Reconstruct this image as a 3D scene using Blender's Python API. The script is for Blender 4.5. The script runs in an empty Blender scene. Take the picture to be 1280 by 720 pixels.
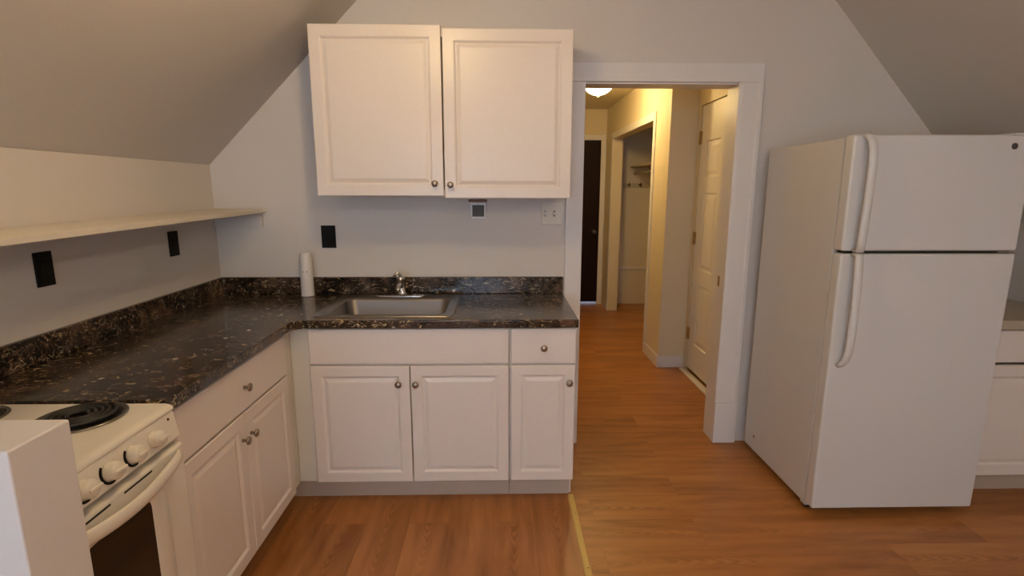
import bpy, bmesh, math, random
from mathutils import Matrix, Vector
from math import pi, sin, cos, radians
C = bpy.context.scene.collection
S = bpy.context.scene
random.seed(3)

# ------------------------------------------------------------------ materials
def mat(name, col, rough=.5, metal=0., spec=.5, coat=0., bump=0., bscale=60., emit=None, estr=0.):
    m = bpy.data.materials.new(name); m.use_nodes = True
    nt = m.node_tree; b = nt.nodes['Principled BSDF']
    b.inputs['Base Color'].default_value = (*col, 1)
    b.inputs['Roughness'].default_value = rough
    b.inputs['Metallic'].default_value = metal
    b.inputs['Specular IOR Level'].default_value = spec
    b.inputs['Coat Weight'].default_value = coat
    if emit:
        b.inputs['Emission Color'].default_value = (*emit, 1); b.inputs['Emission Strength'].default_value = estr
    tc = nt.nodes.new('ShaderNodeTexCoord')
    n = nt.nodes.new('ShaderNodeTexNoise'); n.inputs['Scale'].default_value = bscale; n.inputs['Detail'].default_value = 4
    nt.links.new(tc.outputs['Object'], n.inputs['Vector'])
    # very slight tonal variation, so that every surface is procedural
    mx = nt.nodes.new('ShaderNodeMix'); mx.data_type = 'RGBA'
    mx.inputs[6].default_value = (*col, 1); mx.inputs[7].default_value = (*[c*.95 for c in col], 1)
    nt.links.new(n.outputs['Fac'], mx.inputs[0]); nt.links.new(mx.outputs[2], b.inputs['Base Color'])
    if bump:
        bp = nt.nodes.new('ShaderNodeBump'); bp.inputs['Strength'].default_value = bump; bp.inputs['Distance'].default_value = .002
        nt.links.new(n.outputs['Fac'], bp.inputs['Height']); nt.links.new(bp.outputs['Normal'], b.inputs['Normal'])
    return m

M = {}
M['wall'] = mat('wall_paint', (.69, .64, .595), .55, bump=.25, bscale=90)
M['ceil'] = mat('ceiling_paint', (.62, .585, .55), .65, bump=.25, bscale=90)
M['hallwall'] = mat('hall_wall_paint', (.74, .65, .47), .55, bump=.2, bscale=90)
M['trim'] = mat('trim_paint', (.76, .735, .72), .38)
M['cab'] = mat('white_cabinet_foil', (.80, .73, .675), .33)
M['cabin'] = mat('cabinet_carcass', (.74, .70, .62), .5)
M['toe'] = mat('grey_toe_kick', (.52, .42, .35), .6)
M['appl'] = mat('white_appliance_enamel', (.80, .79, .77), .28)
M['fridge'] = mat('white_fridge_enamel', (.68, .68, .675), .36, bump=.12, bscale=260)
M['range'] = mat('cream_white_range_enamel', (.82, .78, .70), .25)
M['gasket'] = mat('grey_gasket', (.35, .34, .33), .7)
M['badge'] = mat('dark_badge', (.06,.06,.06), .4)
M['black'] = mat('black_plastic', (.003, .003, .003), .6, spec=.2)
M['dark'] = mat('dark_void', (.012, .011, .01), .8)
M['nickel'] = mat('brushed_nickel', (.36, .31, .26), .3, metal=1)
M['chrome'] = mat('chrome', (.62, .60, .57), .16, metal=1)
M['steel'] = mat('stainless_steel', (.31, .29, .275), .3, metal=1, bump=.05, bscale=200)
M['glass'] = mat('black_oven_glass', (.012, .010, .008), .08)
M['coil'] = mat('burner_coil', (.02, .019, .018), .45)
M['pan'] = mat('drip_pan', (.035, .033, .03), .3, metal=.6)
M['ring'] = mat('burner_trim_ring', (.32, .30, .27), .25, metal=1)
M['shelf'] = mat('shelf_paint', (.74, .68, .58), .5)
M['plate'] = mat('almond_plastic', (.72, .66, .58), .4)
M['screen'] = mat('grey_lcd', (.12, .125, .125), .6, spec=.2)
M['brown'] = mat('brown_plastic', (.16, .07, .04), .5)
M['tube'] = mat('white_tube_plastic', (.78, .74, .70), .35)
M['darkdoor'] = mat('dark_stained_door', (.016, .005, .003), .5, spec=.15, bump=.3, bscale=30)
M['brass'] = mat('aged_brass', (.42, .30, .13), .35, metal=1)
M['strip'] = mat('yellow_pine_strip', (.70, .49, .15), .5)
M['lamp'] = mat('frosted_lamp_glass', (.9, .85, .75), .4, emit=(1, .80, .48), estr=7)
M['lamp2'] = mat('frosted_lamp_glass_kitchen', (.9, .85, .75), .4, emit=(1, .84, .6), estr=3)
M['tan'] = mat('tan_laminate', (.50, .43, .32), .4)
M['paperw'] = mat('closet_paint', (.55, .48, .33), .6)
M['seam'] = mat('grey_seam_line', (.35, .33, .31), .6)

def wood(name, along_y):
    m = bpy.data.materials.new(name); m.use_nodes = True
    nt = m.node_tree; N = nt.nodes; L = nt.links; b = N['Principled BSDF']
    tc = N.new('ShaderNodeTexCoord'); mp = N.new('ShaderNodeMapping')
    mp.inputs['Rotation'].default_value = (0, 0, radians(90) if along_y else 0)
    L.new(tc.outputs['Object'], mp.inputs['Vector'])
    br = N.new('ShaderNodeTexBrick'); br.offset = .37; br.squash = 1
    br.inputs['Scale'].default_value = 1; br.inputs['Brick Width'].default_value = 1.22; br.inputs['Row Height'].default_value = .19
    br.inputs['Mortar Size'].default_value = .0012; br.inputs['Mortar Smooth'].default_value = .3
    br.inputs['Color1'].default_value = (0, 0, 0, 1); br.inputs['Color2'].default_value = (1, 1, 1, 1); br.inputs['Mortar'].default_value = (.5, .5, .5, 1)
    L.new(mp.outputs['Vector'], br.inputs['Vector'])
    # per board offset of the grain
    sc = N.new('ShaderNodeVectorMath'); sc.operation = 'MULTIPLY_ADD'
    sc.inputs[1].default_value = (3.1, 1.7, 0)
    L.new(br.outputs['Color'], sc.inputs[0]); L.new(mp.outputs['Vector'], sc.inputs[2])
    st = N.new('ShaderNodeMapping'); st.inputs['Scale'].default_value = (.9, 4.5, 1); L.new(sc.outputs[0], st.inputs['Vector'])
    n1 = N.new('ShaderNodeTexNoise'); n1.inputs['Scale'].default_value = 1.6; n1.inputs['Detail'].default_value = 6; n1.inputs['Roughness'].default_value = .6; n1.inputs['Distortion'].default_value = .6
    L.new(st.outputs['Vector'], n1.inputs['Vector'])
    st2 = N.new('ShaderNodeMapping'); st2.inputs['Scale'].default_value = (1.3, 5.5, 1); L.new(sc.outputs[0], st2.inputs['Vector'])
    wv = N.new('ShaderNodeTexWave'); wv.wave_type = 'BANDS'; wv.bands_direction = 'Y'
    wv.inputs['Scale'].default_value = .8; wv.inputs['Distortion'].default_value = 9; wv.inputs['Detail'].default_value = 2.5; wv.inputs['Detail Scale'].default_value = .8
    L.new(st2.outputs['Vector'], wv.inputs['Vector'])
    st3 = N.new('ShaderNodeMapping'); st3.inputs['Scale'].default_value = (4, 110, 1); L.new(sc.outputs[0], st3.inputs['Vector'])
    n2 = N.new('ShaderNodeTexNoise'); n2.inputs['Scale'].default_value = 1.5; n2.inputs['Detail'].default_value = 3
    L.new(st3.outputs['Vector'], n2.inputs['Vector'])
    def math_(op, a, bb):
        q = N.new('ShaderNodeMath'); q.operation = op
        for i, s in enumerate((a, bb)):
            if isinstance(s, (int, float)): q.inputs[i].default_value = s
            else: L.new(s, q.inputs[i])
        return q.outputs[0]
    v = math_('ADD', math_('MULTIPLY', n1.outputs['Fac'], .66), math_('MULTIPLY', wv.outputs['Fac'], .06))
    v = math_('ADD', v, math_('MULTIPLY', n2.outputs['Fac'], .12))
    v = math_('ADD', v, math_('MULTIPLY', math_('SUBTRACT', br.outputs['Color'], .5), .06))
    # pointed cathedral grain along the middle of some boards
    sx = N.new('ShaderNodeSeparateXYZ'); L.new(mp.outputs['Vector'], sx.inputs[0])
    w = math_('SUBTRACT', math_('FRACT', math_('DIVIDE', sx.outputs['Y'], .19), 0.), .5)
    w2 = math_('MULTIPLY', w, w)
    ph = math_('ADD', math_('MULTIPLY', sx.outputs['X'], 95), math_('MULTIPLY', w2, 420))
    ph = math_('ADD', ph, math_('MULTIPLY', n1.outputs['Fac'], 30))
    sn = math_('SINE', ph, 0.)
    mask = math_('MAXIMUM', math_('SUBTRACT', 1., math_('MULTIPLY', w2, 30)), 0.)
    st4 = N.new('ShaderNodeMapping'); st4.inputs['Scale'].default_value = (1.1, 3.2, 1); L.new(sc.outputs[0], st4.inputs['Vector'])
    n4 = N.new('ShaderNodeTexNoise'); n4.inputs['Scale'].default_value = 1.3; L.new(st4.outputs['Vector'], n4.inputs['Vector'])
    pm = math_('MINIMUM', math_('MAXIMUM', math_('MULTIPLY', math_('SUBTRACT', n4.outputs['Fac'], .5), 7), 0.), 1.)
    v = math_('ADD', v, math_('MULTIPLY', math_('MULTIPLY', sn, mask), math_('MULTIPLY', pm, .075)))
    cr = N.new('ShaderNodeValToRGB'); e = cr.color_ramp.elements
    e[0].position = .22; e[0].color = (.22, .076, .019, 1)
    e[1].position = .74; e[1].color = (.58, .275, .095, 1)
    x = e.new(.47); x.color = (.44, .18, .053, 1)
    L.new(v, cr.inputs['Fac'])
    mx = N.new('ShaderNodeMix'); mx.data_type = 'RGBA'; mx.inputs[7].default_value = (.13, .045, .014, 1)
    L.new(math_('MULTIPLY', br.outputs['Fac'], .35), mx.inputs[0]); L.new(cr.outputs['Color'], mx.inputs[6]); L.new(mx.outputs[2], b.inputs['Base Color'])
    b.inputs['Roughness'].default_value = .36; b.inputs['Specular IOR Level'].default_value = .4
    bp = N.new('ShaderNodeBump'); bp.inputs['Strength'].default_value = .15; bp.inputs['Distance'].default_value = .001
    L.new(v, bp.inputs['Height']); L.new(bp.outputs['Normal'], b.inputs['Normal'])
    return m
M['floor_x'] = wood('plank_floor_crosswise', False)
M['floor_y'] = wood('plank_floor_lengthwise', True)

def marble():
    m = bpy.data.materials.new('dark_marble_laminate'); m.use_nodes = True
    nt = m.node_tree; N = nt.nodes; L = nt.links; b = N['Principled BSDF']
    tc = N.new('ShaderNodeTexCoord')
    def noise(scale, det, dist, off=0., rough=.55, vec=None):
        mp = N.new('ShaderNodeMapping'); mp.inputs['Location'].default_value = (off, off*.7, off*.3)
        L.new(vec or tc.outputs['Object'], mp.inputs['Vector'])
        n = N.new('ShaderNodeTexNoise'); n.inputs['Scale'].default_value = scale; n.inputs['Detail'].default_value = det
        n.inputs['Distortion'].default_value = dist; n.inputs['Roughness'].default_value = rough
        L.new(mp.outputs['Vector'], n.inputs['Vector']); return n.outputs['Fac']
    def ramp(src, pts):
        r = N.new('ShaderNodeValToRGB'); e = r.color_ramp.elements
        while len(e) < len(pts): e.new(.5)
        for k, (p, c) in enumerate(pts): e[k].position = p; e[k].color = (*c, 1)
        L.new(src, r.inputs['Fac']); return r.outputs['Color']
    def mul(a, c):
        q = N.new('ShaderNodeMath'); q.operation = 'MULTIPLY'; L.new(a, q.inputs[0])
        if isinstance(c, float): q.inputs[1].default_value = c
        else: L.new(c, q.inputs[1])
        return q.outputs[0]
    def mix(f, a, c):
        q = N.new('ShaderNodeMix'); q.data_type = 'RGBA'; L.new(f, q.inputs[0]); L.new(a, q.inputs[6])
        if isinstance(c, tuple): q.inputs[7].default_value = (*c, 1)
        else: L.new(c, q.inputs[7])
        return q.outputs[2]
    B = (0, 0, 0); W = (1, 1, 1)
    base = ramp(noise(7, 5, .6), [(.40, (.006, .0055, .005)), (.54, (.030, .021, .016)), (.68, (.12, .072, .048))])
    # short curved gold strokes: a thin level line of a noise, kept only in patches
    def strokes(scale, w, pscale, lo, off, dist):
        st = N.new('ShaderNodeMapping'); st.inputs['Rotation'].default_value = (.5, .35, .5+off); st.inputs['Scale'].default_value = (.38, 1.25, 1.25)
        L.new(tc.outputs['Object'], st.inputs['Vector'])
        v = noise(scale, 1.5, dist, off, vec=st.outputs['Vector'])
        line = ramp(v, [(.5-w, B), (.5, W), (.5+w, B)])
        patch = ramp(noise(pscale, 3, 1.0, off+9), [(lo, B), (lo+.05, W)])
        big = ramp(noise(3.0, 2, .3, off+3), [(.38, (.2,.2,.2)), (.54, W)])
        return mul(mul(line, patch), big)
    s1 = strokes(34, .026, 24, .515, 1.3, .5)
    s2 = strokes(48, .030, 34, .54, 6.6, .5)
    c = mix(s1, base, (.66, .50, .27)); c = mix(s2, c, (.50, .41, .28))
    s3 = mul(ramp(noise(12, 2, 2.5, 15.), [(.47, B), (.5, W), (.53, B)]), .45)
    c = mix(s3, c, (.22, .11, .06))
    # a few pale specks
    vo = N.new('ShaderNodeTexVoronoi'); vo.inputs['Scale'].default_value = 9; L.new(tc.outputs['Object'], vo.inputs['Vector'])
    sp = ramp(vo.outputs['Distance'], [(.06, W), (.10, B)])
    c = mix(mul(sp, ramp(noise(5, 1, 0, 21.), [(.5, B), (.52, W)])), c, (.6, .55, .45))
    L.new(c, b.inputs['Base Color']); b.inputs['Roughness'].default_value = .18; b.inputs['Specular IOR Level'].default_value = .5
    return m
M['marble'] = marble()

# ------------------------------------------------------------------ mesh helpers
def box(bm, x0, x1, y0, y1, z0, z1):
    vs = [bm.verts.new(p) for p in ((x0,y0,z0),(x1,y0,z0),(x1,y1,z0),(x0,y1,z0),(x0,y0,z1),(x1,y0,z1),(x1,y1,z1),(x0,y1,z1))]
    for f in ((3,2,1,0),(4,5,6,7),(0,1,5,4),(1,2,6,5),(2,3,7,6),(3,0,4,7)): bm.faces.new([vs[i] for i in f])
def B(*b):
    bm = bmesh.new(); box(bm, *b); return bm
def prism(poly, a0, a1, axis):           # poly in the other two axes
    bm = bmesh.new()
    def P(u, v, a): return {0:(a,u,v), 1:(u,a,v), 2:(u,v,a)}[axis]
    lo = [bm.verts.new(P(u,v,a0)) for u, v in poly]; hi = [bm.verts.new(P(u,v,a1)) for u, v in poly]
    bm.faces.new(lo[::-1]); bm.faces.new(hi)
    for i in range(len(poly)):
        j = (i+1) % len(poly); bm.faces.new((lo[i], lo[j], hi[j], hi[i]))
    bmesh.ops.recalc_face_normals(bm, faces=bm.faces); return bm
def cells(us, vs, full, a0, a1, axis):   # watertight slab made of filled grid cells (walls with holes, L worktops)
    bm = bmesh.new(); d = {}
    def P(i, j, k):
        key = (i, j, k)
        if key not in d:
            u, v, a = us[i], vs[j], (a0, a1)[k]
            d[key] = bm.verts.new({0:(a,u,v), 1:(u,a,v), 2:(u,v,a)}[axis])
        return d[key]
    F = lambda i, j: 0 <= i < len(us)-1 and 0 <= j < len(vs)-1 and full(i, j)
    for i in range(len(us)-1):
        for j in range(len(vs)-1):
            if not F(i, j): continue
            for k in (0, 1): bm.faces.new((P(i,j,k), P(i+1,j,k), P(i+1,j+1,k), P(i,j+1,k)))
            if not F(i-1,j): bm.faces.new((P(i,j,0), P(i,j+1,0), P(i,j+1,1), P(i,j,1)))
            if not F(i+1,j): bm.faces.new((P(i+1,j,0), P(i+1,j+1,0), P(i+1,j+1,1), P(i+1,j,1)))
            if not F(i,j-1): bm.faces.new((P(i,j,0), P(i+1,j,0), P(i+1,j,1), P(i,j,1)))
            if not F(i,j+1): bm.faces.new((P(i,j+1,0), P(i+1,j+1,0), P(i+1,j+1,1), P(i,j+1,1)))
    bmesh.ops.recalc_face_normals(bm, faces=bm.faces); return bm
def lathe(prof, c, ax=(0,0,1), n=32, bm=None):    # prof: (radius, height along ax)
    bm = bm or bmesh.new(); q = Vector((0,0,1)).rotation_difference(Vector(ax)).to_matrix().to_4x4(); T = Matrix.Translation(c) @ q
    rings = []
    for r, h in prof:
        if r < 1e-6: rings.append([bm.verts.new(T @ Vector((0,0,h)))])
        else: rings.append([bm.verts.new(T @ Vector((r*cos(2*pi*i/n), r*sin(2*pi*i/n), h))) for i in range(n)])
    for a, b in zip(rings, rings[1:]):
        for i in range(n):
            j = (i+1) % n
            if len(a) == 1 and len(b) == 1: continue
            if len(a) == 1: bm.faces.new((a[0], b[i], b[j]))
            elif len(b) == 1: bm.faces.new((a[i], b[0], a[j]))
            else: bm.faces.new((a[i], b[i], b[j], a[j]))
    for R_, fl in ((rings[0], 1), (rings[-1], 0)):
        if len(R_) > 1: bm.faces.new(R_)
    bmesh.ops.recalc_face_normals(bm, faces=bm.faces)
    for f in bm.faces: f.smooth = len(f.verts) <= 4
    return bm
def tube(path, rad, n=12, bm=None, flat=1.0, side=None):   # rad float or list; flat scales the second axis; side fixes the first
    bm = bm or bmesh.new(); path = [Vector(p) for p in path]; rings = []
    up = Vector(side) if side else None
    for i, p in enumerate(path):
        t = (path[min(i+1, len(path)-1)] - path[max(i-1, 0)]).normalized()
        if up is None:
            up = Vector((0,0,1)) if abs(t.z) < .9 else Vector((1,0,0))
        a = (up - t*up.dot(t)).normalized(); b = t.cross(a)
        if not side: up = a
        r = rad[i] if isinstance(rad, (list, tuple)) else rad
        rings.append([bm.verts.new(p + a*(r*cos(2*pi*k/n)) + b*(r*flat*sin(2*pi*k/n))) for k in range(n)])
    for a, b in zip(rings, rings[1:]):
        for k in range(n): bm.faces.new((a[k], a[(k+1)%n], b[(k+1)%n], b[k])).smooth = True
    bm.faces.new(rings[0]); bm.faces.new(rings[-1])
    bmesh.ops.recalc_face_normals(bm, faces=bm.faces); return bm
def rrect(x0, x1, y0, y1, r, n=6):
    pts = []
    for cx, cy, a in ((x1-r,y1-r,0),(x0+r,y1-r,90),(x0+r,y0+r,180),(x1-r,y0+r,270)):
        for k in range(n+1):
            t = radians(a + 90*k/n); pts.append((cx+r*cos(t), cy+r*sin(t)))
    return pts

ORG = {}
def obj(name, bm, m, parent=None, bevel=0., seg=2, weld=False):
    off = ORG.get(parent.name, Vector((0,0,0))) if parent else Vector((0,0,0))
    if off.length: bmesh.ops.translate(bm, verts=bm.verts, vec=-off)
    me = bpy.data.meshes.new(name); bm.to_mesh(me); bm.free()
    ms = m if isinstance(m, (list, tuple)) else [m]
    for q in ms: me.materials.append(q)
    o = bpy.data.objects.new(name, me); C.objects.link(o)
    if parent: o.parent = parent; ORG[o.name] = off
    if bevel:
        b = o.modifiers.new('bevel', 'BEVEL'); b.width = bevel; b.segments = seg; b.limit_method = 'ANGLE'; b.angle_limit = radians(40)
        b.harden_normals = True
        for p in me.polygons: p.use_smooth = True
    return o
def thing(name, label, cat, loc, group=None):
    o = bpy.data.objects.new(name, None); C.objects.link(o); o.location = loc; o.empty_display_size = .1
    ORG[o.name] = Vector(loc); tag(o, label, cat, group); return o
def tag(o, label, cat, group=None):
    o['label'] = label; o['category'] = cat
    if group: o['group'] = group
    return o
def struct(name, bm, m, bevel=0., parent=None):
    o = obj(name, bm, m, parent, bevel)
    if not parent: o['kind'] = 'structure'
    return o

# panel fronts: local u (width), v (height), front towards -Y (face='y') or +X (face='x')
def place(bm, face, pos):
    # local mesh: x=u, y=-outward, z=v ; origin at (u,v)=(0,0)
    if face == 'x': bm.transform(Matrix.Rotation(radians(90), 4, 'Z'))
    bm.transform(Matrix.Translation(pos)); return bm
def loops(bm, w, h, rings):      # rings: (inset, y)
    R = []
    for ins, y in rings:
        R.append([bm.verts.new(p) for p in ((ins,y,ins),(w-ins,y,ins),(w-ins,y,h-ins),(ins,y,h-ins))])
    for a, b in zip(R, R[1:]):
        for i in range(4): bm.faces.new((a[i], a[(i+1)%4], b[(i+1)%4], b[i]))
    return R
def raised(w, h, t=.019, fr=.052):
    bm = bmesh.new()
    R = loops(bm, w, h, [(0,0),(0,-t+.004),(.0015,-t+.001),(.004,-t),(fr-.004,-t),(fr,-t+.002),(fr+.006,-t+.008),(fr+.010,-t+.008),(fr+.022,-t+.0035),(fr+.028,-t+.002)])
    bm.faces.new(R[0][::-1]); bm.faces.new(R[-1]); bmesh.ops.recalc_face_normals(bm, faces=bm.faces); return bm
def slab(w, h, t=.019):
    bm = bmesh.new(); R = loops(bm, w, h, [(0,0),(0,-t+.005),(.0015,-t+.0015),(.005,-t)])
    bm.faces.new(R[0][::-1]); bm.faces.new(R[-1]); bmesh.ops.recalc_face_normals(bm, faces=bm.faces); return bm
def knob(parent, pos, face):
    ax = (0,-1,0) if face == 'y' else (1,0,0)
    prof = [(0,0),(.007,0),(.0055,.006),(.005,.012),(.009,.016),(.0145,.019),(.0155,.023),(.013,.027),(.007,.0295),(0,.030)]
    return obj('knob', lathe(prof, pos, ax, 20), M['nickel'], parent)

# ------------------------------------------------------------------ setting
YF = -5.3        # front wall (behind the camera)
XR = 4.35        # right knee wall
def floor_():
    bm = bmesh.new()
    def quad(x0,x1,y0,y1,mi):
        box(bm, x0,x1,y0,y1,-.08,0)
        for f in list(bm.faces)[-6:]: f.material_index = mi
    quad(-.12, 1.903, YF-.12, -.0, 0)
    quad(1.903, XR+.12, YF-.12, -.0, 1)
    quad(1.78, 3.67, -.0, 4.02, 1)
    return struct('floor', bm, [M['floor_y'], M['floor_x']])
floor_()
# ceiling: flat ridge with a slope either side
inner = [(0,1.62), (.93,2.545), (3.235,2.545), (XR,1.318)]
outer = [(XR+.14,1.318), (3.30,2.67), (.87,2.67), (-.14,1.62)]
struct('ceiling', prism(inner+outer, YF, 0, 1), M['ceil'])
struct('ceiling', B(1.78,3.67,.131,4.02,2.48,2.58), M['hallwall'])
struct('wall_left', B(-.12,0,YF,0,0,1.619), M['wall'])
struct('wall_right', B(XR,XR+.12,YF,0,0,1.317), M['wall'])
struct('wall_back', cells([-.14,1.995,2.845,XR+.14],[0,2.059,2.70], lambda i,j: not(i==1 and j==0), 0, .13, 1), M['wall'])
struct('wall_front', cells([-.14,.25,1.75,XR+.14],[0,.75,2.05,2.70], lambda i,j: not(i==1 and j==1), YF-.12, YF, 1), M['wall'])
# low partition beside the range
struct('wall_partition', B(.001,.785,-2.155,-2.032,0,1.085), M['trim'], bevel=.004)
# hall
struct('wall_hall_left', B(1.78,1.90,.131,3.90,0,2.479), M['hallwall'])
struct('wall_hall_end', cells([1.78,2.005,2.845,3.67],[0,2.115,2.479], lambda i,j: not(i==1 and j==0), 3.901, 4.02, 1), M['hallwall'])
struct('wall_hall_right', cells([.131,.43,1.292,1.345],[0,2.135,2.479], lambda i,j: not(i==1 and j==0), 3.12, 3.24, 0), M['hallwall'])
struct('wall_hall_return', B(2.90,3.55,1.346,1.46,0,2.479), M['hallwall'])
struct('wall_closet_front', cells([1.461,1.80,3.50,3.90],[0,2.09,2.479], lambda i,j: not(i==1 and j==0), 2.90, 3.02, 0), M['hallwall'])
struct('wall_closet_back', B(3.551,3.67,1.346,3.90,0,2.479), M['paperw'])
struct('wall_room_beyond', B(3.70,3.75,.131,1.345,0,2.479), M['dark'])
# doorway casing (left leg, head, right leg with plinth block, jamb liners)
def casing(name, x0, x1, z0, z1, y0=-.018, y1=-.0005):
    return struct(name, B(x0,x1,y0,y1,z0,z1), M['trim'], bevel=.004)
casing('trim_1', 1.918, 2.012, 0, 2.052)
casing('trim_2', 1.918, 2.960, 2.0525, 2.150)
pr = [(2.830,-.0005),(2.830,-.014),(2.838,-.019),(2.852,-.021),(2.930,-.021),(2.938,-.026),(2.956,-.026),(2.960,-.020),(2.960,-.0005)]
struct('trim_3', prism(pr, .2555, 2.052, 2), M['trim'])
struct('trim_4', B(2.826,2.960,-.030,-.0005,0,.255), M['trim'], bevel=.004)
struct('trim_5', B(1.9955,2.010,0,.130,0,2.044), M['trim'])
struct('trim_6', B(2.830,2.8445,0,.130,0,2.044), M['trim'])
struct('trim_7', B(1.9955,2.8445,0,.130,2.0442,2.0585), M['trim'])
# strip where the two plank directions meet
def stripf():
    pts = [(1.888,0.0),(1.890,.0045),(1.896,.007),(1.911,.007),(1.917,.0045),(1.919,0.0)]
    return prism([(x, z) for x, z in pts], YF+.01, -.56, 1)
st = struct('trim_8', stripf(), M['strip'])
for k in range(6):
    obj('nail', lathe([(0,0),(.003,0),(.002,.0012),(0,.0014)], (1.904+.003*(k%2), -.72-.36*k, .0068), n=10), M['dark'], st)
# hall base boards and end door trim
struct('baseboard_hall_return', B(2.90,3.119,1.334,1.3455,0,.10), M['trim'], bevel=.003)
struct('baseboard_hall_corner', B(2.888,2.8995,1.334,1.73,0,.10), M['trim'], bevel=.003)
struct('baseboard_hall_right', B(3.108,3.1195,.15,.43,0,.10), M['trim'], bevel=.003)
struct('trim_9', B(2.832,2.893,3.880,3.900,0,2.17), M['trim'], bevel=.003)
struct('trim_10', B(1.96,2.8315,3.880,3.900,2.107,2.17), M['trim'], bevel=.003)
struct('trim_11', B(2.890,2.8995,1.735,1.80,0,2.155), M['trim'], bevel=.002)
struct('trim_12', B(2.890,2.8995,1.8005,3.50,2.085,2.155), M['trim'], bevel=.002)
struct('trim_13', B(2.890,2.8995,3.5005,3.57,0,2.155), M['trim'], bevel=.002)
struct('trim_14', B(3.0205,3.50,3.886,3.9005,.46,.485), M['trim'], bevel=.002)
struct('trim_15', B(3.07,3.119,.43,1.30,0,.012), M['trim'], bevel=.002)
# dark door at the end of the hall, daylight showing under it
d2 = struct('door_2', B(2.012,2.838,3.925,3.968,.022,2.108), M['darkdoor'], bevel=.002)
def knobset(pos, ax, m, parent, name='door_knob'):
    return obj(name, lathe([(0,0),(.03,0),(.03,.005),(.012,.009),(.011,.035),(.024,.043),(.028,.055),(.022,.066),(0,.070)], pos, ax, 24), m, parent)
knobset((2.775,3.925,.955), (0,-1,0), M['badge'], d2)
# six panel door in the right hall wall (closed), with hinges on its far edge
def six_panel(y0, y1, z0, z1, x):
    W = y1-y0; st_ = .115; mu = .10; pw = (W-2*st_-mu)/2
    ys = [y0, y0+st_, y0+st_+pw, y0+st_+pw+mu, y1-st_, y1]
    zs = [z0, z0+.22, z0+.22+.50, z0+.84, z0+.84+.60, z0+1.56, z0+1.56+.27, z1]
    bm = cells(ys, zs, lambda i,j: not(i in (1,3) and j in (1,3,5)), x, x+.036, 0)
    for i in (1,3):
        for j in (1,3,5):
            a0,a1,b0,b1 = ys[i],ys[i+1],zs[j],zs[j+1]
            R=[]
            for ins, xx in ((0,x),(.008,x+.010),(.018,x+.010),(.045,x+.003)):
                R.append([bm.verts.new(p) for p in ((xx,a0+ins,b0+ins),(xx,a1-ins,b0+ins),(xx,a1-ins,b1-ins),(xx,a0+ins,b1-ins))])
            for a,b in zip(R,R[1:]):
                for k in range(4): bm.faces.new((a[k],a[(k+1)%4],b[(k+1)%4],b[k]))
            bm.faces.new(R[-1])
            bm.faces.new([bm.verts.new(p) for p in ((x+.034,a0,b0),(x+.034,a1,b0),(x+.034,a1,b1),(x+.034,a0,b1))])
    bmesh.ops.recalc_face_normals(bm, faces=bm.faces); return bm
d1 = struct('door_1', six_panel(.436,1.284,.030,2.128,3.128), M['trim'])
for z in (1.89, 1.11, .32):
    bm = lathe([(0,-.05),(.008,-.05),(.008,.05),(0,.05)], (3.118,1.287,z), n=12); box(bm, 3.1195,3.1275,1.262,1.286,z-.048,z+.048)
    obj('hinge', bm, M['brass'], d1)
knobset((3.128,.50,.95), (-1,0,0), M['brass'], d1)
obj('strike_plate', B(2.8285,2.8295,.05,.075,.94,1.0), M['brass'], bpy.data.objects['trim_6'])
# window behind the camera
w = struct('window_1', cells([.25,.30,.97,1.03,1.70,1.75],[.75,.80,1.38,1.42,2.0,2.05], lambda i,j: i in (0,2,4) or j in (0,2,4), YF-.10, YF-.05, 1), M['trim'], bevel=.003)
gm = bpy.data.materials.new('clear_window_glass'); gm.use_nodes = True
g = gm.node_tree.nodes['Principled BSDF']; g.inputs['Transmission Weight'].default_value = 1; g.inputs['Roughness'].default_value = 0; g.inputs['IOR'].default_value = 1.02
gn = gm.node_tree.nodes.new('ShaderNodeTexNoise'); gn.inputs['Scale'].default_value = 3
gr = gm.node_tree.nodes.new('ShaderNodeMix'); gr.data_type='RGBA'; gr.inputs[6].default_value=(1,1,1,1); gr.inputs[7].default_value=(.96,.98,1,1)
gm.node_tree.links.new(gn.outputs['Fac'], gr.inputs[0]); gm.node_tree.links.new(gr.outputs[2], g.inputs['Base Color'])
for (a,b_) in ((.30,.97),(1.03,1.70)):
    obj('pane', B(a+.001,b_-.001,YF-.077,YF-.073,.801,1.379), gm, w); obj('pane', B(a+.001,b_-.001,YF-.077,YF-.073,1.421,1.999), gm, w)

# ------------------------------------------------------------------ worktop with backsplash
CT, CB = .915, .877
ct = thing('countertop', 'dark marbled laminate countertop, L shaped, with black backsplash and cut out sink', 'countertop', (.6,-.4,CB))
def ctop():
    bm = cells([.002,.635,.722,1.312,1.913],[-1.538,-.635,-.540,-.095,-.002], lambda i,j: (i==0 or j>0) and not (i==2 and j==2), CB, CT, 2)
    return bm
obj('worktop', ctop(), M['marble'], ct, bevel=.006, seg=3)
# small infill that rounds the inner corner of the worktop
bm = prism([(.6345,-.6345),(.672,-.6345),(.659,-.639),(.650,-.645),(.643,-.654),(.6385,-.664),(.6345,-.675)], CB, CT-.0002, 2); obj('corner_fillet', bm, M['marble'], ct)
def splash():
    return cells([.002,.022,1.911],[-1.538,-.022,-.002], lambda i,j: i==0 or j==1, CT+.0005, 1.010, 2)
obj('backsplash', splash(), M['marble'], ct, bevel=.004)

# ------------------------------------------------------------------ base cabinets
def carcass(parent, x0,x1,y0,y1,z0,z1, m=None):
    t=.018; bm=bmesh.new()
    box(bm,x0,x0+t,y0,y1,z0,z1); box(bm,x1-t,x1,y0,y1,z0,z1); box(bm,x0+t,x1-t,y0,y1,z0,z0+t); box(bm,x0+t,x1-t,y1-t,y1,z0+t,z1)
    return bm
g1 = 'white base cabinets under the dark countertop'
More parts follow.
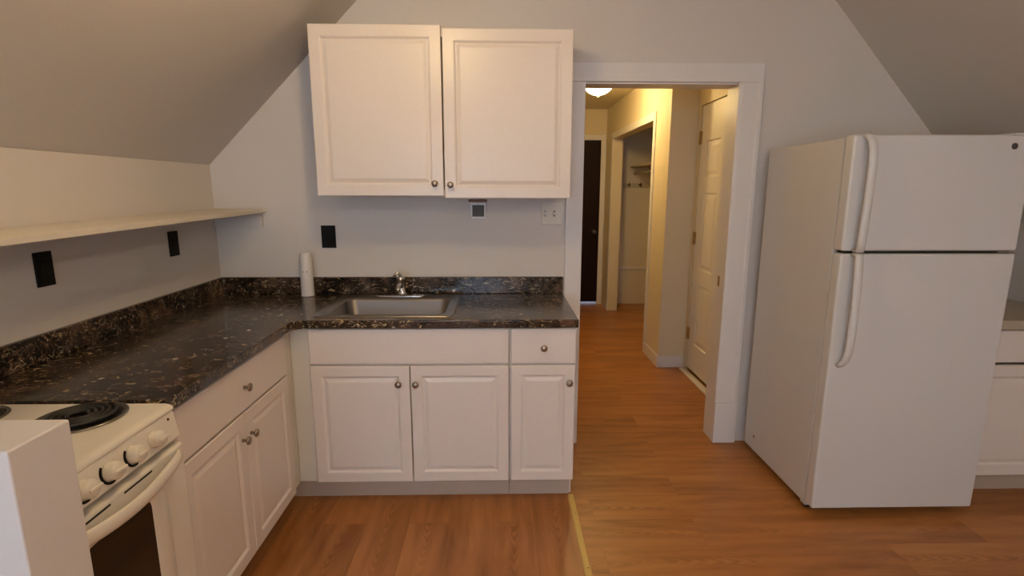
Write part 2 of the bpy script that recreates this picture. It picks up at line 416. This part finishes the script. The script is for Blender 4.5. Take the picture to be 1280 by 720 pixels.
# sink base
sb = thing('base_cabinet', 'wide white sink base cabinet with blank false front over two raised panel doors', 'cabinet', (1.14,-.3,0), g1)
bm = cells([.60,.684,.704,1.578,1.5985],[.115,.133,.69,.71,.855,.8755], lambda i,j: (i in (0,1,3)) or j in (0,2,4), -.600,-.582,1)
obj('face_frame', bm, M['cabin'], sb)
obj('carcass', carcass(sb,.6005,1.5985,-.581,-.004,.115,.8755), M['cabin'], sb)
obj('toe_kick', B(.535,1.5985,-.542,-.530,0,.1145), M['toe'], sb)
obj('false_front', place(slab(.909,.166), 'y', (.687,-.6005,.7045)), M['cab'], sb)
for x0, kx, in ((.687,1.090),(1.1435,1.156)):
    wd = .4525
    d = obj('door', place(raised(wd,.578), 'y', (x0,-.6005,.118)), M['cab'], sb)
    knob(d, (kx + (0 if x0<1 else .012),-.6195,.612), 'y')
# narrow base
nb = thing('base_cabinet', 'narrow white base cabinet with one drawer, beside the hall doorway', 'cabinet', (1.75,-.3,0), g1)
bm = cells([1.600,1.618,1.889,1.907],[.115,.133,.69,.71,.855,.8755], lambda i,j: (i in (0,2)) or j in (0,2,4), -.600,-.582,1)
obj('face_frame', bm, M['cabin'], nb)
obj('carcass', carcass(nb,1.600,1.907,-.581,-.004,.115,.8755), M['cab'], nb)
obj('toe_kick', B(1.600,1.899,-.542,-.530,0,.1145), M['toe'], nb)
obj('side_panel', B(1.900,1.907,-.530,-.004,0,.1145), M['cab'], nb)
d = obj('drawer', place(slab(.300,.166), 'y', (1.606,-.6005,.7045)), M['cab'], nb); knob(d, (1.756,-.6195,.782), 'y')
d = obj('door', place(raised(.298,.578,fr=.050), 'y', (1.606,-.6005,.118)), M['cab'], nb); knob(d, (1.876,-.6195,.614), 'y')
# left run base
lb = thing('base_cabinet', 'white base cabinet along the left wall, one drawer over two doors, beside the range', 'cabinet', (.3,-1.1,0), g1)
bm = cells([-1.536,-1.496,-.70,-.6015],[.115,.133,.67,.69,.855,.8755], lambda i,j: (i in (0,2)) or j in (0,2,4), .582,.5995,0)
obj('face_frame', bm, M['cabin'], lb)
obj('carcass', carcass(lb,.004,.581,-1.536,-.602,.115,.8755), M['cabin'], lb)
obj('toe_kick', B(.520,.532,-1.536,-.544,0,.1145), M['toe'], lb)
d = obj('drawer', place(slab(.792,.172), 'x', (.600,-1.494,.692)), M['cab'], lb); knob(d, (.619,-1.085,.778), 'x')
d = obj('door', place(raised(.390,.566), 'x', (.600,-1.494,.118)), M['cab'], lb); knob(d, (.619,-1.130,.590), 'x')
d = obj('door', place(raised(.398,.566), 'x', (.600,-1.100,.118)), M['cab'], lb); knob(d, (.619,-1.066,.590), 'x')
# cabinet right of the refrigerator
rb = thing('base_cabinet', 'white base cabinet at the right edge, partly hidden behind the refrigerator', 'cabinet', (4.05,-.3,0), g1)
bm = cells([3.775,3.79,4.32,4.345],[.115,.133,.655,.675,.84,.858], lambda i,j: (i in (0,2)) or j in (0,2,4), -.600,-.582,1)
obj('face_frame', bm, M['cabin'], rb)
obj('carcass', carcass(rb,3.775,4.345,-.581,-.004,.115,.858), M['cab'], rb)
obj('toe_kick', B(3.775,4.345,-.542,-.530,0,.1145), M['toe'], rb)
obj('drawer', place(slab(.550,.155), 'y', (3.785,-.6005,.695)), M['cab'], rb)
obj('door', place(raised(.550,.565,fr=.06), 'y', (3.785,-.6005,.118)), M['cab'], rb)
tag(obj('countertop', B(3.775,4.348,-.635,-.002,.859,.905), M['tan'], bevel=.006), 'tan laminate countertop on the cabinet at the right edge, behind the refrigerator', 'countertop')

# wall cabinet
wc = thing('wall_cabinet', 'white double door wall cabinet hung above the sink', 'cabinet', (1.288,-.15,1.456))
obj('carcass', carcass(wc,.674,1.904,-.300,-.002,1.462,2.228), M['cab'], wc)
bm = cells([.674,.71,1.868,1.904],[1.462,1.49,2.19,2.228], lambda i,j: i in (0,2) or j in (0,2), -.305,-.3002,1); obj('face_frame', bm, M['cab'], wc)
bm = B(.71,1.868,-.3,-.02,2.215,2.2275); obj('top_panel', bm, M['cab'], wc)
d = obj('door', place(raised(.610,.778,fr=.056), 'y', (.674,-.3055,1.460)), M['cab'], wc); knob(d, (1.243,-.3245,1.519), 'y')
d = obj('door', place(raised(.612,.774,fr=.056), 'y', (1.290,-.3055,1.449)), M['cab'], wc); knob(d, (1.318,-.3245,1.513), 'y')

# ------------------------------------------------------------------ sink and faucet
sk = thing('sink', 'stainless steel drop-in kitchen sink in the dark countertop', 'sink', (1.02,-.32,CT))
def ringloop(bm, x0,x1,y0,y1,r,z):
    return [bm.verts.new((x,y,z)) for x,y in rrect(x0,x1,y0,y1,r,6)]
bm = bmesh.new()
seq = [(.690,1.342,-.575,-.062,.035,CT+.0005),(.692,1.340,-.573,-.064,.035,CT+.005),(.700,1.332,-.565,-.072,.035,CT+.0055),(.712,1.320,-.556,-.080,.03,CT+.003),
       (.742,1.300,-.534,-.172,.045,CT+.003),(.746,1.296,-.530,-.176,.045,CT+.0015),(.750,1.292,-.526,-.180,.05,CT-.006),(.762,1.280,-.514,-.192,.055,CT-.150),(.775,1.267,-.501,-.205,.06,CT-.166),(.81,1.235,-.47,-.236,.06,CT-.171)]
R = [ringloop(bm,*s) for s in seq]
for a,b in zip(R,R[1:]):
    n = len(a)
    for i in range(n): bm.faces.new((a[i],a[(i+1)%n],b[(i+1)%n],b[i])).smooth = True
bm.faces.new(R[-1]); bmesh.ops.recalc_face_normals(bm, faces=bm.faces)
for f in bm.faces: f.normal_flip() if f.normal.z < -.5 else None
o = obj('basin', bm, M['steel'], sk)
obj('drain', lathe([(0,-.003),(.040,-.003),(.043,.001),(.043,.0025),(.036,.003),(.030,-.001),(0,-.001)], (1.02,-.35,CT-.1705), n=28), M['chrome'], sk)
fa = thing('faucet', 'small chrome single lever faucet behind the sink basin', 'faucet', (1.015,-.12,CT+.003))
Z0 = CT+.0035
obj('escutcheon', prism(rrect(.885,1.150,-.155,-.102,.026,8), Z0, Z0+.013, 2), M['chrome'], fa, bevel=.005)
obj('body', lathe([(0,.0),(.026,0),(.024,.012),(.020,.02),(.019,.075),(.021,.080),(.021,.092),(.016,.100),(0,.102)], (1.028,-.128,Z0+.0132), (-.06,-.02,1)), M['chrome'], fa)
pth = [(1.026,-.135,Z0+.058),(1.027,-.165,Z0+.074),(1.028,-.20,Z0+.080),(1.029,-.228,Z0+.077),(1.030,-.245,Z0+.066),(1.030,-.248,Z0+.052)]
obj('spout', tube(pth, [.013,.012,.011,.0105,.0105,.012], 14), M['chrome'], fa)
pth = [(1.021,-.130,Z0+.110),(1.018,-.131,Z0+.124),(1.012,-.133,Z0+.136),(1.000,-.136,Z0+.128),(.990,-.138,Z0+.112)]
obj('lever', tube(pth, [.010,.009,.009,.008,.010], 12), M['chrome'], fa)

# tube on the worktop
tb = thing('standing_tube', 'white upright cylinder with two tiny dark dots standing on the countertop left of the sink', 'tube', (.500,-.068,CT))
obj('tube_body', lathe([(0,0),(.031,0),(.033,.003),(.034,.01),(.0335,.15),(.032,.158),(.032,.20),(.029,.222),(.024,.236),(.0,.240)], (.500,-.068,CT+.0005), n=36), M['tube'], tb)
for dx in (-.008,.012):
    a = math.atan2(-1, dx/.033*1.0); px = .500+dx; py = -.068-math.sqrt(.0337**2-dx*dx)
    obj('dot', lathe([(0,0),(.0035,0),(.0035,.001),(0,.0012)], (px,py+.0002,CT+.138), (dx,-.031,0), 10), M['brown'], tb)
obj('base_cap', lathe([(0.0345,0),(.0355,.001),(.0355,.008),(.0345,.009)], (.500,-.068,CT+.0006), n=36), M['tube'], tb)

# ------------------------------------------------------------------ shelf on the left wall
sh = thing('wall_shelf', 'long cream painted shelf on the left wall under the sloped ceiling', 'shelf', (.14,-1.5,1.37))
bm = B(.002,.280,-3.3,-.002,1.367,1.387)
for v in bm.verts: v.co.z += v.co.y*.014
obj('shelf_board', bm, M['shelf'], sh, bevel=.002)
obj('end_cleat', B(.002,.262,-.020,-.002,1.290,1.3665), M['wall'], sh, bevel=.002)
bm = B(.002,.020,-3.3,-.021,1.290,1.3665)
for v in bm.verts:
    if v.co.z>1.3: v.co.z += v.co.y*.014
    else: v.co.z = 1.345+v.co.y*.014
obj('wall_cleat', bm, M['wall'], sh)

# ------------------------------------------------------------------ outlets, switches, thermostat
def outlet(label, cx, cz, wall, w_=.072, h_=.118):
    if wall == 'y': loc = (cx,-.001,cz)
    else: loc = (.001,cx,cz)
    t = thing('wall_outlet', label, 'outlet', loc, 'black electrical outlets above the countertop')
    def P(bm):   # local: u, -outward y, v about the origin
        if wall == 'x': bm.transform(Matrix.Rotation(radians(90),4,'Z'))
        bm.transform(Matrix.Translation(loc)); return bm
    obj('cover_plate', P(B(-w_/2,w_/2,-.006,0,-h_/2,h_/2)), M['black'], t, bevel=.002)
    r = obj('receptacle', P(B(-.0165,.0165,-.0085,-.0061,-.033,.033)), M['black'], t, bevel=.001)
    for dz in (-.017,.017):
        bm = bmesh.new(); box(bm,-.0075,-.0055,-.0092,-.0086,dz-.004,dz+.004); box(bm,.0055,.0075,-.0092,-.0086,dz-.0045,dz+.0045)
        obj('slot', P(bm), M['dark'], r)
outlet('black outlet on the left wall nearest the range', -1.124, 1.222, 'x')
outlet('black outlet on the left wall nearest the corner', -.397, 1.236, 'x')
outlet('black outlet on the back wall above the white tube, left of the sink', .611, 1.234, 'y', .078, .124)
sw = thing('light_switch', 'almond two gang switch plate under the right end of the wall cabinet', 'switch', (1.842,-.001,1.36))
obj('cover_plate', B(1.785,1.899,-.007,-.001,1.299,1.425), M['plate'], sw, bevel=.003)
for x, m in ((1.806,M['seam']),(1.857,M['brown'])):
    f = obj('toggle', B(x-.004,x+.004,-.018,-.0071,1.352,1.372), M['plate'], sw, bevel=.001)
    obj('toggle_slot', B(x-.0065,x+.0065,-.0078,-.0071,1.346,1.378), m, f)
th = thing('thermostat', 'small white thermostat with grey screen under the wall cabinet', 'thermostat', (1.438,-.001,1.38))
obj('case', B(1.394,1.482,-.024,-.001,1.330,1.424), M['trim'], th, bevel=.006, seg=3)
obj('screen', B(1.406,1.470,-.0255,-.0242,1.346,1.408), M['screen'], th)
obj('mounting_strip', B(1.385,1.486,-.018,-.001,1.4245,1.438), M['brown'], th, bevel=.002)

# ------------------------------------------------------------------ electric range
RY0, RY1 = -2.026, -1.545
rg = thing('electric_range', 'cream white electric coil range between the counter and the low partition', 'range', (.33,-1.77,0))
RW = M['range']
obj('body', B(.020,.630,RY0,RY1,.03,.868), RW, rg, bevel=.004)
obj('storage_drawer', B(.6305,.655,RY0+.004,RY1-.004,.045,.165), RW, rg, bevel=.006)
# cooktop with holes replaced by recessed pans
prf = [(.012,.869),(.012,.906),(.020,.910),(.634,.910),(.646,.907),(.653,.902),(.655,.8955),(.655,.894),(.630,.894),(.630,.869)]
obj('cooktop', prism(prf, RY0, RY1, 1), RW, rg, bevel=.003)
TZ = .9102
def burner(cx, cy, r):
    pan = obj('burner_ring', lathe([(r+.012,0),(r+.014,.002),(r+.010,.005),(r+.003,.0045),(r-.002,.001),(r+.012,0)], (cx,cy,TZ), n=40), M['ring'], rg)
    obj('drip_pan', lathe([(0,.0005),(r,.0005),(r+.002,.003),(r-.006,.0012),(0,.0011)], (cx,cy,TZ), n=40), M['pan'], pan)
    pts = []; turns = 4.2 if r > .085 else 3.2; n = int(turns*28)
    for i in range(n+1):
        a = 2*pi*turns*i/n; rr = .018 + (r-.012-.018)*i/n
        pts.append((cx+rr*cos(a), cy+rr*sin(a), TZ+.010))
    obj('coil', tube(pts, .0058, 8, flat=.9), M['coil'], pan)
burner(.476,-1.640,.090); burner(.190,-1.645,.074); burner(.478,-1.900,.074); burner(.190,-1.900,.090)
# sloping control panel
pp = [(.631,.8685),(.631,.806),(.672,.802),(.682,.808),(.6685,.8685)]
obj('panel_gap_shade', B(.6305,.634,RY0,RY1,.79,.8685), M['dark'], rg)  # dark sheet standing in for the shade in the gap below the panel
panel = obj('control_panel', prism([(.6345,.8925),(.6345,.813),(.660,.812),(.665,.817),(.652,.8925)], RY0+.001, RY1-.001, 1), RW, rg, bevel=.003)
pn = Vector((.0755,0,.013)).normalized()
def ponto(z, out=0): 
    x = .665 + (.652-.665)*(z-.817)/(.8925-.817); return Vector((x,0,z)) + pn*out
for k, y in enumerate((-1.645,-1.725,-1.803,-1.880,-1.957)):
    c = ponto(.853,.0006); c.y = y
    kb = obj('control_knob', lathe([(0,0),(.0225,0),(.023,.003),(.0215,.010),(.0205,.022),(.018,.025),(0,.026)], c, pn, 28), RW, rg)
    g_ = ponto(.853,.0266); bm = B(-.004,.004,-.018,.018,0,.006); bm.transform(Vector((0,0,1)).rotation_difference(pn).to_matrix().to_4x4()); bm.transform(Matrix.Translation((g_.x,y,g_.z)))
    obj('grip', bm, RW, kb, bevel=.002)
    if k:
        bm = bmesh.new(); R_=[]
        Q = Vector((0,0,1)).rotation_difference(pn)
        for h in (0,.001):
            for rr in (.0238,.030):
                R_.append([bm.verts.new(Q @ Vector((rr*cos(t), rr*sin(t), h)) + Vector((c.x,y,c.z))) for t in [radians(a) for a in range(-85,66,10)] for t in [t-radians(50)]])
        n_ = len(R_[0])
        for i in range(n_-1):
            bm.faces.new((R_[0][i],R_[0][i+1],R_[1][i+1],R_[1][i])); bm.faces.new((R_[2][i],R_[2][i+1],R_[3][i+1],R_[3][i]))
            bm.faces.new((R_[0][i],R_[0][i+1],R_[2][i+1],R_[2][i])); bm.faces.new((R_[1][i],R_[1][i+1],R_[3][i+1],R_[3][i]))
        for i in (0,n_-1): bm.faces.new((R_[0][i],R_[1][i],R_[3][i],R_[2][i]))
        bmesh.ops.recalc_face_normals(bm, faces=bm.faces)
        obj('dial_mark', bm, M['black'], kb)
c = ponto(.876,.0004); obj('indicator_light', lathe([(0,0),(.004,0),(.003,.0015),(0,.002)], (c.x,-1.575,c.z), pn, 12), M['black'], rg)
# oven door
dr = obj('oven_door', B(.6345,.672,RY0+.003,RY1-.003,.175,.800), RW, rg, bevel=.008, seg=3)
# window: dark glass with rounded corners, slightly proud of the door
wp = rrect(-1.925,-1.705,.36,.728,.030,8)
def prism_x(poly, x0, x1): return prism(poly, x0, x1, 0)
obj('oven_window', prism_x(wp, .6722, .6740), M['glass'], dr)
bm = bmesh.new(); po = rrect(-1.985,-1.640,.28,.748,.070,8)
A = [bm.verts.new((.6723,y,z)) for y,z in po]; A2 = [bm.verts.new((.6775,y+(-.006 if y>-1.78 else .006),z+(-.006 if z>.5 else .006))) for y,z in po]
wi = rrect(-1.925,-1.705,.36,.728,.030,8)
Bq = [bm.verts.new((.6765,y+(.004 if y>-1.78 else -.004),z+(.004 if z>.5 else -.004))) for y,z in wi]; B2 = [bm.verts.new((.6723,y,z)) for y,z in wi]
for a,b in ((A,A2),(A2,Bq),(Bq,B2)):
    for i in range(len(a)): bm.faces.new((a[i],a[(i+1)%len(a)],b[(i+1)%len(a)],b[i])).smooth=True
bmesh.ops.recalc_face_normals(bm, faces=bm.faces); obj('window_surround', bm, RW, dr)
# handle: a broad bowed bar
path = [(.667,RY1-.030,.778),(.676,RY1-.036,.777),(.684,RY1-.050,.774)] + [(.688+.012*sin(pi*k/10),RY1-.07-(RY1-RY0-.14)*k/10,.772-.014*sin(pi*k/10)) for k in range(11)] + [(.684,RY0+.050,.774),(.676,RY0+.036,.777),(.667,RY0+.030,.778)]
obj('door_handle', tube(path, [.011,.015,.017]+[.018]*11+[.017,.015,.011], 16, flat=.5, side=(0,0,1)), RW, dr)
for y0,y1 in ((-1.785,-1.685),(-1.93,-1.83)):
    obj('vent_slot', B(.6715,.6726,y0,y1,.784,.789), M['dark'], dr)
for x in (.06,.58):
    for y in (RY0+.05,RY1-.05): obj('foot', lathe([(0,0),(.018,0),(.016,.028),(0,.0295)], (x,y,0), n=16), M['black'], rg)

# ------------------------------------------------------------------ refrigerator
FX0, FX1, FB, FY = 2.988, 3.738, -.700, -.768
fr = thing('refrigerator', 'white top freezer refrigerator standing beside the hall doorway', 'refrigerator', (3.36,-.4,0))
FM = M['fridge']
obj('cabinet_body', B(FX0+.004,FX1-.004,FB,-.075,.035,1.705), FM, fr, bevel=.006)
obj('gasket', B(FX0+.012,FX1-.012,FB-.007,FB-.0005,.055,1.700), M['gasket'], fr)
obj('toe_grille', B(FX0+.02,FX1-.02,-.685,-.66,.004,.0345), M['dark'], fr)
fd = obj('freezer_door', B(FX0,FX1,FY,FB-.0075,1.240,1.713), FM, fr, bevel=.010, seg=4)
rd = obj('refrigerator_door', B(FX0,FX1,FY,FB-.0075,.047,1.228), FM, fr, bevel=.010, seg=4)
obj('divider', B(FX0+.02,FX1-.02,FB-.055,FB-.0075,1.2285,1.2395), M['dark'], fr)
obj('hinge', B(FX1-.075,FX1-.012,FY+.004,FB-.02,1.2315,1.2375), M['nickel'], fr)
obj('hinge', B(FX0+.005,FX0+.022,FB-.006,FB+.03,.028,.052), M['fridge'], fr)
obj('hinge', B(FX1-.08,FX1-.02,FY+.01,FB+.05,1.7135,1.722), FM, fr, bevel=.003)
def handle(pts):
    return tube(pts, [.016]+[.0175]*(len(pts)-2)+[.015], 16, flat=.62, side=(1,0,0))
hx = 3.042
pts = [(hx-.012,FY-.001,1.708),(hx-.004,FY-.014,1.702),(hx+.002,FY-.028,1.684),(hx+.004,FY-.038,1.65),(hx+.005,FY-.042,1.60),(hx+.004,FY-.042,1.50),(hx+.002,FY-.042,1.40),(hx,FY-.040,1.31),(hx,FY-.039,1.27),(hx,FY-.036,1.246),(hx,FY-.004,1.244)]
obj('door_handle', handle(pts), FM, fd)
pts = [(hx,FY-.004,1.226),(hx,FY-.036,1.223),(hx,FY-.039,1.20),(hx+.002,FY-.040,1.16),(hx+.004,FY-.041,1.08),(hx+.004,FY-.042,.98),(hx+.004,FY-.042,.88),(hx+.003,FY-.038,.81),(hx,FY-.028,.77),(hx-.006,FY-.014,.748),(hx-.012,FY-.001,.738)]
obj('door_handle', handle(pts), FM, rd)
obj('badge', lathe([(0,0),(.013,0),(.013,.0015),(.011,.0025),(0,.003)], (3.652,FY-.0002,1.668), (0,-1,0), 24), M['badge'], fd)
obj('side_screw', lathe([(0,0),(.010,0),(.009,.002),(0,.003)], (FX0+.0038,-.185,.118), (-1,0,0), 16), M['brass'], fr)
for x in (FX0+.05,FX1-.05):
    for y in (-.64,-.12): obj('roller_foot', lathe([(0,-.012),(.017,-.012),(.017,.012),(0,.012)], (x,y,.0175), (1,0,0), 16), M['gasket'], fr)

# ------------------------------------------------------------------ closet in the hall
cs = thing('closet_shelf', 'painted shelf high inside the hall closet', 'shelf', (3.38,2.7,1.77))
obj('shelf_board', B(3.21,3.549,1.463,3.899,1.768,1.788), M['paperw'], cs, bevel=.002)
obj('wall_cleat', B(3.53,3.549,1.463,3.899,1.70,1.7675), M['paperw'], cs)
obj('rod', tube([(3.27,1.462,1.700),(3.27,2.7,1.700),(3.27,3.899,1.700)], .016, 14), M['shelf'], cs)
hk = thing('coat_hook_rail', 'narrow rail with dark coat hooks on the end wall of the hall closet', 'coat hooks', (3.3,3.89,1.55))
obj('rail', B(3.13,3.53,3.885,3.9,1.515,1.575), M['paperw'], hk, bevel=.002)
for x in (3.20,3.345,3.48):
    bm = tube([(x,3.884,1.565),(x,3.862,1.560),(x,3.845,1.570),(x,3.838,1.585)], .006, 8)
    tube([(x,3.884,1.550),(x,3.87,1.535),(x,3.855,1.532),(x,3.845,1.545)], .006, 8, bm)
    tube([(x-.02,3.881,1.555),(x+.02,3.881,1.555)], .008, 8, bm)
    obj('hook', bm, M['brown'], hk)

# ------------------------------------------------------------------ lamps
def bowl_lamp(name, label, c, r, h, m):
    t = thing(name, label, 'light', c)
    obj('canopy', lathe([(0,0),(r*.98,0),(r*.98,-.012),(r*.9,-.018),(0,-.018)], c, n=36), M['nickel'], t)
    prof = [(r,-.019)]+[(r*cos(a), -.019-h*sin(a)) for a in [radians(x) for x in range(10,90,10)]]+[(0,-.019-h)]
    obj('glass_bowl', lathe(prof, c, n=40), m, t)
    obj('finial', lathe([(0,-.019-h-.0145),(.008,-.019-h-.010),(.006,-.019-h-.0005),(0,-.019-h-.0005)], c, n=14), M['brass'], t)
    return t
HL = (2.415, 1.88, 2.479)
bowl_lamp('ceiling_light', 'glowing flush bowl ceiling light in the hall, seen through the doorway', HL, .155, .158, M['lamp'])
KL = (1.22, -1.40, 2.544)
bowl_lamp('ceiling_light', 'flush bowl ceiling light above the kitchen counter', KL, .16, .09, M['lamp2'])
RL = (2.7, -4.0, 2.544)  # added unseen lamp that brightens the fridge front, cabinet fronts and floor
bowl_lamp('ceiling_light', 'added fill light in the form of a flush bowl lamp, unseen behind the camera', RL, .16, .09, M['lamp2'])
def light(name, kind, loc, e, col, **k):
    l = bpy.data.lights.new(name, kind); l.energy = e; l.color = col
    for a, b in k.items(): setattr(l, a, b)
    o = bpy.data.objects.new(name, l); C.objects.link(o); o.location = loc; return o
light('hall_bulb', 'POINT', (HL[0],HL[1],HL[2]-.23), 20, (1,.68,.26), shadow_soft_size=.06)
light('kitchen_bulb', 'POINT', (KL[0],KL[1],KL[2]-.18), 14.5, (1,.70,.33), shadow_soft_size=.07)
light('room_fill_light', 'POINT', (RL[0],RL[1],RL[2]-.18), 44, (1,.82,.60), shadow_soft_size=.09)
wl = light('window_daylight', 'AREA', (1.0, YF-.22, 1.4), 42, (.64,.80,1), shape='RECTANGLE', size=1.5, size_y=1.3)
wl.rotation_euler = (radians(90), 0, 0)     # points +Y... set below
wl.rotation_euler = (radians(-90), 0, radians(180))

W = bpy.data.worlds.new('world'); S.world = W; W.use_nodes = True
bg = W.node_tree.nodes['Background']; bg.inputs[0].default_value = (.55,.72,1,1); bg.inputs[1].default_value = 1.0

# ------------------------------------------------------------------ camera
cam = bpy.data.cameras.new('camera'); co = bpy.data.objects.new('camera', cam); C.objects.link(co); S.camera = co
a, b, c = radians(1.2696), radians(-10.5597), radians(.0955)
f = Vector((sin(a)*cos(b), cos(a)*cos(b), sin(b))); r = Vector((cos(a), -sin(a), 0)); u = r.cross(f)
r2 = r*cos(c)+u*sin(c); u2 = -r*sin(c)+u*cos(c)
mw = Matrix((r2, u2, -f)).transposed().to_4x4(); mw.translation = (1.5589,-2.9358,1.4903); co.matrix_world = mw
cam.sensor_width = 36; cam.lens = 658.51/1280*36; cam.clip_start = .02
S.view_settings.view_transform = 'Standard'; S.view_settings.look = 'None'; S.view_settings.gamma = 1; S.view_settings.use_curve_mapping = False
S.view_settings.exposure = .1
